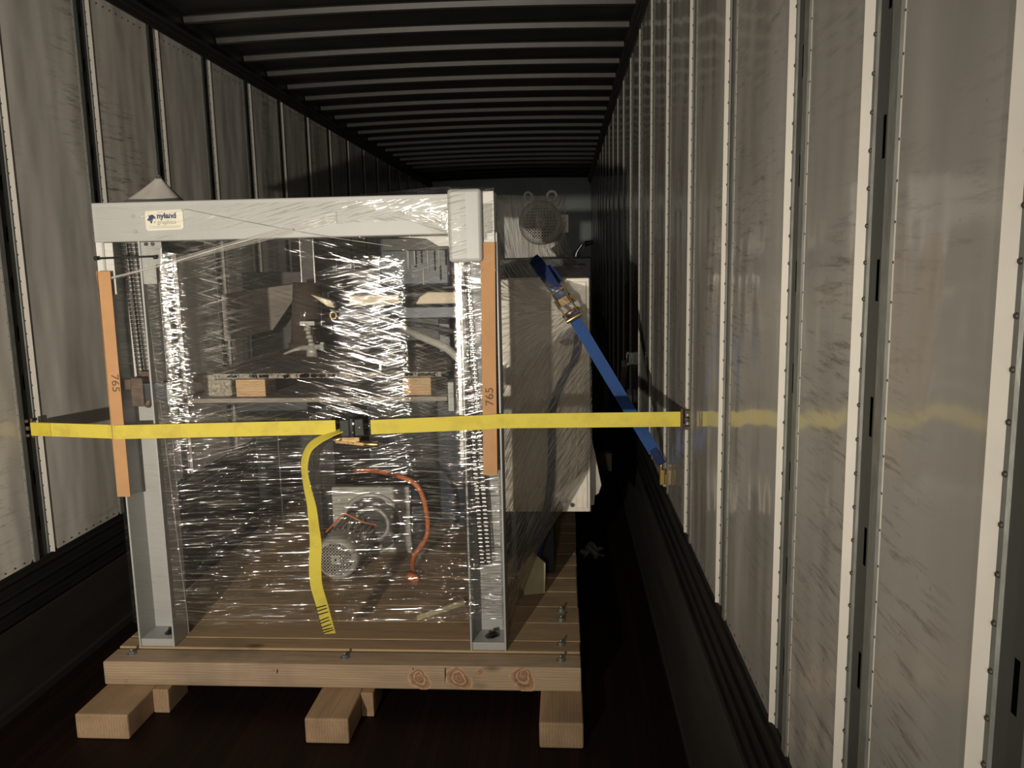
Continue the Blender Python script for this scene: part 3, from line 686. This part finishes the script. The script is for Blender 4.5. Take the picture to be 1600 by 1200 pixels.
mb = MB(); mb.torus((-1.17, 3.95, 1.395), (0, 1, 0), .016, .004); mb.build('ring', M_brass, pr)
for x in (-.762,): 
    mb = MB(); mb.box(x-.004, x+.004, 3.20, 3.21, 1.2085, 1.245); mb.build('clip', M_steel, pr)
mb = MB(); mb.box(-.72, -.50, 4.3, 4.7, .19, .95); mb.build('lower_housing', M_navy, pr, .01)
for i in range(7):
    mb = MB(); x = -1.88+.09*i; mb.box(x, x+.06, 4.742, 4.75, .75, .95 if i % 2 else .90); mb.build('vent', M_mid, pr)

# lower gearbox and electric motor standing on the deck
def fan_cover(mb, c, R, mi_c=0, mi_d=1, grid=.0075, gr=.62):
    cx, cy, cz = c
    N = 40
    prof = [(R*.98, .14), (R, .05), (R*.97, .018), (R*.88, .004), (R*.74, 0)]
    for (ra, ya), (rb_, yb) in zip(prof, prof[1:]):
        v = [];
        for i in range(N):
            t = 2*PI*i/N; v.append((cx+ra*math.cos(t), cy+ya, cz+ra*math.sin(t)))
        for i in range(N):
            t = 2*PI*i/N; v.append((cx+rb_*math.cos(t), cy+yb, cz+rb_*math.sin(t)))
        mb.add(v, [(i, (i+1) % N, N+(i+1) % N, N+i) for i in range(N)], mi_c, True)
    mb.cyl((cx, cy+.012, cz), (cx, cy+.010, cz), R*.76, None, 32, mi_d)
    k = int(R*.74/grid/2)
    for i in range(-k, k+1):
        o_ = i*grid*2; h = math.sqrt(max(0, (R*.74)**2-o_*o_))
        if h < .004: continue
        mb.box(cx+o_-grid*.42, cx+o_+grid*.42, cy-.001, cy+.004, cz-h, cz+h, mi_c)
        mb.box(cx-h, cx+h, cy-.001, cy+.004, cz+o_-grid*.42, cz+o_+grid*.42, mi_c)
    mb.box(cx-R*.20, cx+R*.20, cy-.004, cy+.004, cz-R*.20, cz+R*.20, mi_c)
    mb.cyl((cx, cy-.004, cz), (cx, cy-.007, cz), R*.05, None, 10, mi_d)
mt = thing('electric_motor', 'grey electric motor with a round grilled fan cover on the deck behind the film', 'electric motor', (-1.07, 3.45, .19))
mb = MB(); fan_cover(mb, (-1.068, 3.44, .298), .104); mb.build('fan_cover', [M_cast, M_black], mt)
mb = MB(); mb.cyl((-1.068, 3.57, .298), (-1.068, 3.80, .298), .092, None, 32)
for i in range(24):
    t = 2*PI*i/24; c_, s_ = math.cos(t), math.sin(t)
    mb.box(-.003, .003, 3.58, 3.80, .088, .104, 0, Matrix.Rotation(-t, 3, 'Y'), (0, 3.69, 0))
    for j in range(8):
        x_, y_, z_ = mb.v[-8+j]; mb.v[-8+j] = (x_-1.068, y_, z_+.298)
mb.build('body', M_cast, mt)
mb = MB(); mb.box(-1.16, -.98, 3.60, 3.76, .19, .206); mb.box(-1.14, -1.11, 3.60, 3.76, .2, .25); mb.box(-1.03, -1.0, 3.60, 3.76, .2, .25); mb.build('foot', M_cast, mt, .003)
gx = thing('gearbox', 'grey square gearbox with a big round flange behind the lower motor', 'gearbox', (-.99, 3.9, .19))
mb = MB(); mb.box(-1.19, -.79, 3.82, 3.86, .19, .535); mb.build('mounting_plate', M_cast, gx, .006)
mb = MB(); mb.torus((-.985, 3.815, .345), (0, 1, 0), .150, .012, 36, 8); mb.cyl((-.985, 3.82, .345), (-.985, 3.80, .345), .142, None, 36, 1); mb.torus((-.985, 3.80, .345), (0, 1, 0), .085, .010, 30, 8)
for i in range(8):
    t = 2*PI*(i+.5)/8; mb.cyl((-.985+.118*math.cos(t), 3.80, .345+.118*math.sin(t)), (-.985+.118*math.cos(t), 3.788, .345+.118*math.sin(t)), .009, None, 6, 0, smooth=False)
mb.build('flange', [M_cast, M_mid], gx)
mb = MB(); mb.box(-1.13, -.85, 3.86, 4.15, .19, .50); mb.build('case', M_mid, gx, .02, 3)
cbm = MB(); cbm.tube(smoothpath([(-1.19, 3.70, .34), (-1.12, 3.70, .41), (-1.08, 3.69, .435), (-1.0, 3.68, .40), (-.93, 3.69, .38)], 6), .0045, 8); cbm.build('cable', M_orange, gx)
cbl = thing('orange_hose', 'orange hose looping over the gearbox behind the film', 'hose', (-.72, 3.7, .19))
mb = MB(); mb.tube(smoothpath([(-1.08, 3.9, .60), (-.95, 3.8, .625), (-.82, 3.72, .62), (-.73, 3.7, .58), (-.69, 3.7, .48), (-.685, 3.7, .33), (-.74, 3.62, .24), (-.72, 3.5, .20)], 8), .012, 10); mb.build('tube', M_orange, cbl)
mb = MB(); mb.cyl((-.745, 3.50, .205), (-.70, 3.44, .205), .018, None, 14); mb.build('fitting', M_orange, cbl)
mb = MB(); mb.prism([(-.62, 3.05, .189), (-.45, 3.22, .189), (-.44, 3.20, .189)], (0, 0, .02)); o = mb.build('wood_sliver', M_foam, None); tag(o, 'thin yellowish splinter lying on the deck near the right post', 'splinter')

# ------------------------------------------------------------ cabinet, side machinery, upper motor
cb_ = thing('control_cabinet', 'tall cream control cabinet wrapped in film, standing beyond the right post', 'cabinet', (-.08, 3.7, .19))
mb = MB(); mb.box(-.285, .108, 3.510, 3.93, .505, 1.566); mb.build('body', M_cab, cb_, .005)
mb = MB(); mb.box(-.066, .094, 3.500, 3.510, .525, 1.55); dr = mb.build('door', M_cab, cb_, .003)
mb = MB(); mb.box(-.182, -.072, 3.500, 3.510, .525, 1.214); mb.build('door', M_cab, cb_, .003)
mb = MB(); mb.cyl((.026, 3.500, .542), (.026, 3.493, .542), .010, None, 16); mb.cyl((.026, 3.493, .542), (.026, 3.491, .542), .005, None, 10, 1); mb.build('lock', [M_mid, M_black], dr)
mb = MB(); mb.prism([(-.03, 3.499, 1.288), (.012, 3.499, 1.306), (.036, 3.499, 1.292), (.03, 3.499, 1.276), (.0, 3.499, 1.270)], (0, -.002, 0)); mb.build('sticker', M_red, dr)
mb = MB(); mb.box(-.26, -.06, 3.56, 3.88, .1895, .505); mb.build('pedestal', M_dark, cb_, .004)
mb = MB(); mb.prism([(.110, 3.62, .86), (.110, 3.62, .50), (.128, 3.62, .505), (.133, 3.62, .55), (.150, 3.62, .56), (.163, 3.62, .60), (.132, 3.62, .76)], (0, .01, 0)); mb.build('loose_flap', M_sheet, cb_, .001)
sm = thing('side_machine', 'dark machine block behind the cabinet carrying the upper motor', 'machine', (-.2, 5.0, .19))
mb = MB(); mb.box(-.45, .16, 4.66, 5.6, .19, 1.67); mb.build('base', M_dark, sm, .01)
mb = MB(); mb.box(-.35, -.055, 4.72, 4.76, 1.67, 1.985); mb.build('end_plate', M_white, sm, .002)
mb = MB(); mb.box(-.10, -.03, 4.68, 4.72, 1.80, 1.965); mb.build('bracket', M_cab, sm, .002)
mb = MB(); mb.torus((-.068, 4.70, 2.022), (0, 1, 0), .026, .0085, 26, 10); mb.cyl((-.068, 4.70, 1.965), (-.068, 4.70, 2.0), .010); mb.build('eye_bolt', M_white, sm)
mb = MB(); mb.box(.0, .12, 4.655, 4.66, 1.62, 1.632); mb.box(.0, .10, 4.655, 4.66, 1.600, 1.608); mb.build('vent_slot', M_black, sm)
um = thing('electric_motor', 'upper grey electric motor with a gridded fan cover, seen through film above the blue strap', 'electric motor', (-.125, 4.3, 1.73))
mb = MB(); fan_cover(mb, (-.125, 4.30, 1.852), .118, grid=.0078); mb.build('fan_cover', [M_cast, M_black], um)
mb = MB(); mb.cyl((-.125, 4.44, 1.852), (-.125, 4.72, 1.852), .108, None, 32)
mb.build('body', M_cast, um)
mb = MB(); mb.box(-.02, .025, 4.45, 4.60, 1.80, 1.90); mb.build('terminal_box', M_cab, um, .006)
mb = MB(); mb.torus((-.19, 4.42, 1.995), (.5, 1, 0), .022, .007, 22, 8, sx=1.3); mb.box(-.207, -.172, 4.40, 4.44, 1.935, 1.972); mb.build('lifting_eye', M_cast, um)
mb = MB(); mb.box(-.20, -.03, 4.50, 4.70, 1.670, 1.76); mb.cyl((-.05, 4.42, 1.73), (-.02, 4.42, 1.68), .028, .02, 12); mb.build('foot', M_cast, um, .006)
lv = thing('clamping_lever', 'bright chrome lever handle above the cabinet, before the dark front wall', 'lever', (.10, 5.4, 1.67))
mb = MB(); mb.tube(smoothpath([(.075, 5.30, 1.672), (.085, 5.30, 1.71), (.115, 5.30, 1.752), (.135, 5.30, 1.772), (.165, 5.30, 1.775)], 5), [.010]*12+[.006]*9, 10); mb.build('arm', M_steel, lv)
mb = MB(); mb.cyl((.135, 5.28, 1.757), (.19, 5.28, 1.770), .017, .012, 14); mb.build('hub', M_dark, lv)
hs = MB(); hs.tube(smoothpath([(-.300, 3.55, .90), (-.303, 3.55, .84), (-.285, 3.57, .73), (-.243, 3.6, .60), (-.17, 3.65, .50), (-.12, 3.75, .42)], 6), .008, 10)
o = hs.build('orange_hose', M_orange, None); tag(o, 'thin orange hose curving down behind the side film, right of the post', 'hose')
sr = thing('side_rack', 'dark control rack inside the side film between frame and cabinet', 'rack', (-.5, 3.8, .19))
mb = MB(); mb.box(-.47, -.33, 3.5, 4.1, .1895, 1.60); mb.build('case', M_mid, sr, .01)
mb = MB(); mb.box(-.33, -.30, 3.6, 4.05, .45, 1.46); mb.build('side_panel', M_dark, sr, .004)
mb = MB(); mb.ribbon(smoothpath([(.058, 3.482, 1.33), (.045, 3.482, 1.22), (-.008, 3.482, 1.13), (-.062, 3.482, .98), (-.064, 3.482, .82), (-.075, 3.48, .62), (-.12, 3.42, .40), (-.16, 3.36, .26)], 5), (1, 0, .1), .036, .003); o = mb.build('strap_tail', M_blu_d, None)
tag(o, 'loose blue strap end trapped under the side film against the cabinet', 'strap')
fo = MB(); fo.prism([(-.19, 3.30, .191), (-.10, 3.32, .191), (-.095, 3.32, .33), (-.15, 3.30, .39), (-.22, 3.27, .30)], (0, .012, 0)); o = fo.build('foam_sheet', M_foam, None, .003); tag(o, 'folded yellowish packing sheet standing on the deck by the right post', 'packing sheet')

# ------------------------------------------------------------ things in the dark behind
def lump(name, c, r, mat, seed, label, cat):
    rnd = random.Random(seed); bm = bmesh.new(); bmesh.ops.create_icosphere(bm, subdivisions=4, radius=1)
    ph = [(Vector((rnd.uniform(-1, 1), rnd.uniform(-1, 1), rnd.uniform(-1, 1)))*4, rnd.uniform(0, 6)) for _ in range(7)]
    for v in bm.verts:
        n_ = v.co.copy(); d_ = 1+sum(math.sin(n_.dot(a)+b) for a, b in ph)*.028 + .03*abs(math.sin(n_.dot(ph[0][0])*3))
        p = Vector((max(-.82, min(.82, n_.x)), max(-.82, min(.82, n_.y)), max(-.85, n_.z)))*d_
        v.co = Vector((p.x*r[0], p.y*r[1], p.z*r[2])) + Vector(c)
    me = bpy.data.meshes.new(name); bm.to_mesh(me); bm.free(); me.materials.append(mat)
    for p in me.polygons: p.use_smooth = True
    o = bpy.data.objects.new(name, me); COL.objects.link(o); return tag(o, label, cat)
lump('covered_load', (.165, 7.35, .64), (.26, .8, .78), M_tarp, 3, 'dark tarp covered load standing in the gap beside the right wall', 'covered load')
mb = MB(); mb.box(-.30, .36, 6.15, 6.25, 0, .145); o = mb.build('timber_bearer', M_wx, None, .004); tag(o, 'timber bearer lying on the dark floor beyond the cabinet', 'timber')
hk = MB(); hk.box(.395, .425, 4.96, 5.0, 1.00, 1.075); hk.cyl((.385, 4.98, 1.00), (.385, 4.98, 1.075), .008); hk.box(.38, .40, 4.955, 5.005, 1.065, 1.08); hk.box(.38, .40, 4.955, 5.005, .995, 1.01)
o = hk.build('track_fitting', M_steel, None, .002); tag(o, 'shiny strap fitting clipped to a post deep along the right wall', 'strap fitting')
mb = MB(); mb.box(.385, .412, 4.90, 4.98, .78, .83, 0, rotm('X', 18)); o = mb.build('paper_tag', M_sheet, None); tag(o, 'small pale tag on the right wall beside the blue strap', 'tag')
mb = MB(); mb.box(.36, .40, 5.05, 5.35, .88, .93, 0, rotm('X', -35)); o = mb.build('plank', M_ply, None); tag(o, 'short wooden plank leaning against the right wall beyond the straps', 'plank')

# milky sheet peaking above the top beam
def gridmesh(name, nu, nv, fn, mat, uvfn=None, parent=None, thick=0, smooth=True):
    vs_ = []; uvs = []
    for j in range(nv+1):
        for i in range(nu+1):
            u, v_ = i/nu, j/nv; p = Vector(fn(u, v_)); vs_.append(p); uvs.append(uvfn(u, v_, p) if uvfn else (u, v_))
    fs = [(j*(nu+1)+i, j*(nu+1)+i+1, (j+1)*(nu+1)+i+1, (j+1)*(nu+1)+i) for j in range(nv) for i in range(nu)]
    me = bpy.data.meshes.new(name); me.from_pydata(vs_, [], fs); me.materials.append(mat)
    ul = me.uv_layers.new(name='UVMap')
    for lp in me.loops: ul.data[lp.index].uv = uvs[lp.vertex_index]
    for p in me.polygons: p.use_smooth = smooth
    o = bpy.data.objects.new(name, me); COL.objects.link(o)
    if parent: o.parent = parent; o.matrix_parent_inverse = Matrix.Translation(-wloc(parent))
    if thick:
        m_ = o.modifiers.new('thickness', 'SOLIDIFY'); m_.thickness = thick
    return o
def peak(u, v_):
    a = u*2*PI; r = v_; x = -1.585 + math.cos(a)*r*(.17 if math.cos(a) < 0 else .125); y = 3.10 + math.sin(a)*r*.11
    z = 2.004 - .128*(r**.85) - .006*math.sin(a*5)*r - .006*math.sin(a*3+1)*r
    return (x, y, z)
o = gridmesh('plastic_sheet', 40, 14, peak, M_sheet, None, None, .002)
tag(o, 'milky plastic sheet rising to a peak behind the left end of the top beam', 'plastic sheet')
mb = MB(); mb.cyl((-1.585, 3.10, 1.70), (-1.585, 3.10, 2.0), .012); mb.box(-1.70, -1.46, 3.02, 3.18, 1.70, 1.87); o = mb.build('end_stop', M_mid, None, .004)
tag(o, 'grey machine end stop hidden under the peaked plastic sheet', 'machine part')

# crumpled film scrap on the floor
rnd = random.Random(5)
def scrap(u, v_):
    return (.085+.11*u + .02*math.sin(v_*9), 4.22+.16*v_ + .02*math.sin(u*7), .006+.05*abs(math.sin(u*5+v_*3))*abs(math.cos(v_*6))*(1-abs(2*u-1))+.01)
o = gridmesh('film_scrap', 24, 18, scrap, M_film_thick, None, None, .001)
tag(o, 'crumpled scrap of clear film on the floor beside the skid', 'film scrap')

# ------------------------------------------------------------ stretch film round the load
sf = thing('stretch_film', 'clear stretch film wound around the frame and machines, glinting in streaks', 'stretch film', (-.96, 2.78, .3))
YW = 2.783
def rotuv(deg, off=0):
    c_, s_ = math.cos(math.radians(deg)), math.sin(math.radians(deg))
    return lambda u, v_, p: (p.z*c_ - p.x*s_ + off, p.x*c_ + p.z*s_)     # first coordinate runs across the ridges
def front(z0, z1, dy, xa=-1.50, xb=-.245):
    def fn(u, v_):
        x = xa + (xb-xa)*u; z = z0(u) + (z1(u)-z0(u))*v_
        sag = 0 if x < -1.46 else .030*(1-(1-min(1, (x+1.46)/.17))**2)
        sag += .038*max(0, x+1.21)
        if x > -.58: q_ = min(1, (x+.58)/.20); sag *= 1-q_*q_*(3-2*q_)
        k_ = min(1, max(0, (z-.22)/.25))*min(1, max(0, (1.82-z)/.16))
        low = .05*max(0, 1.0-z)*min(1, max(0, (x+1.46)/.1))*min(1, max(0, (-.38-x)/.1))
        return (x, YW - dy + sag*k_ - low, z)
    return fn
gridmesh('front_wrap', 12, 40, front(lambda u: .29, lambda u: 1.86, 0, -1.672, -1.50), M_film_post, rotuv(-6), sf)
o = gridmesh('front_wrap', 60, 40, front(lambda u: .29+.03*u, lambda u: 1.12 - .1*u, 0), M_film_lo, rotuv(1.5), sf)
o = gridmesh('front_wrap', 60, 40, front(lambda u: .95 - .12*u, lambda u: 1.86, .0015), M_film_a, rotuv(14), sf)
o = gridmesh('front_wrap', 60, 40, front(lambda u: 1.02, lambda u: 1.84 - .12*(1-u), .003), M_film_b, rotuv(-17, 3), sf)
# film over the corner box and along the top edge
gridmesh('top_wrap', 20, 20, lambda u, v_: (-.402 + .165*u, 2.747 + .03*u*u, 1.60+.292*v_), M_film_a, rotuv(14, 5), sf)
gridmesh('top_wrap', 16, 10, lambda u, v_: (-.74+.345*u, 2.80+.10*v_, 1.879+.012*u*(1-v_) + .012*u), M_film_a, lambda u, v_, p: (p.y, p.x), sf)
# right side: from the post edge back to the cabinet and the upper motor, with pleats running to the strap
def side(u, v_):
    z0 = .235 + 1.645*v_
    a = Vector((-.236, 2.93 - .14*0, z0))
    t = min(1, max(0, (v_-.70)/.16)); t = t*t*(3-2*t)
    zb = .50 + 1.43*v_ + .05*t
    xb = -.045 + .158*math.sin(min(1, v_/.22)*PI/2)
    b = Vector((xb + (.0-.113)*t*.9, 3.478 + .77*t, zb))
    p = a.lerp(b, u); bow = -.035*math.sin(PI*u)*(.3+.7*math.sin(PI*v_)); p.x += bow
    dx = math.exp(-((u-.93)**2/.03 + (v_-.64)**2/.012)); p.x -= .02*dx; p.y -= .012*dx
    return tuple(p)
def side_uv(u, v_, p):
    c = Vector((.0, 3.43, 1.44)); q = p-c; ang = math.atan2(q.z, -(q.y)+.2*abs(q.x)); r = q.length
    return (ang*.45, r)
gridmesh('side_wrap', 60, 70, side, M_film_side, side_uv, sf)
gridmesh('side_wrap', 40, 40, lambda u, v_: tuple(Vector(side(u, v_*.62)) + Vector((.004, -.003, 0))), M_film_lo, lambda u, v_, p: (p.z*.75 - p.y*.66, p.y*.75+p.z*.66), sf)
# short return round the right post and over the cabinet front
gridmesh('side_wrap', 10, 40, lambda u, v_: (-.245+.010*u, YW+.15*u, .27+1.6*v_), M_film_lo, lambda u, v_, p: (p.z, p.y), sf)
gridmesh('cabinet_wrap', 30, 50, lambda u, v_: (-.28+.392*u, 3.488,   .512+1.05*v_), M_film_cab, lambda u, v_, p: (math.atan2(p.z-1.44, p.x-.0)*.4, (p-Vector((.0, 3.49, 1.44))).length), sf)
# bunched rope edges of the film
def rope(pts, r):
    mb = MB(); P = smoothpath(pts, 10); mb.tube(P, [r*(1+.35*math.sin(i*1.3)) for i in range(len(P))], 6)
    return mb.build('film_rope', M_sheet, sf)
rope([(-1.645, 2.779, 1.607), (-1.40, 2.778, 1.660), (-1.15, 2.778, 1.725), (-.95, 2.778, 1.765)], .0022)
o_ = rope([(-1.34, 2.779, 1.845), (-1.10, 2.779, 1.792), (-.85, 2.779, 1.742), (-.6, 2.779, 1.70)], .0009)
gridmesh('film_fold', 40, 3, lambda u, v_: (-1.645+.85*u, 2.7785, 1.600+.185*u+.03*v_*(.3+u)), M_film_thick, lambda u, v_, p: (v_*.06, u), sf)
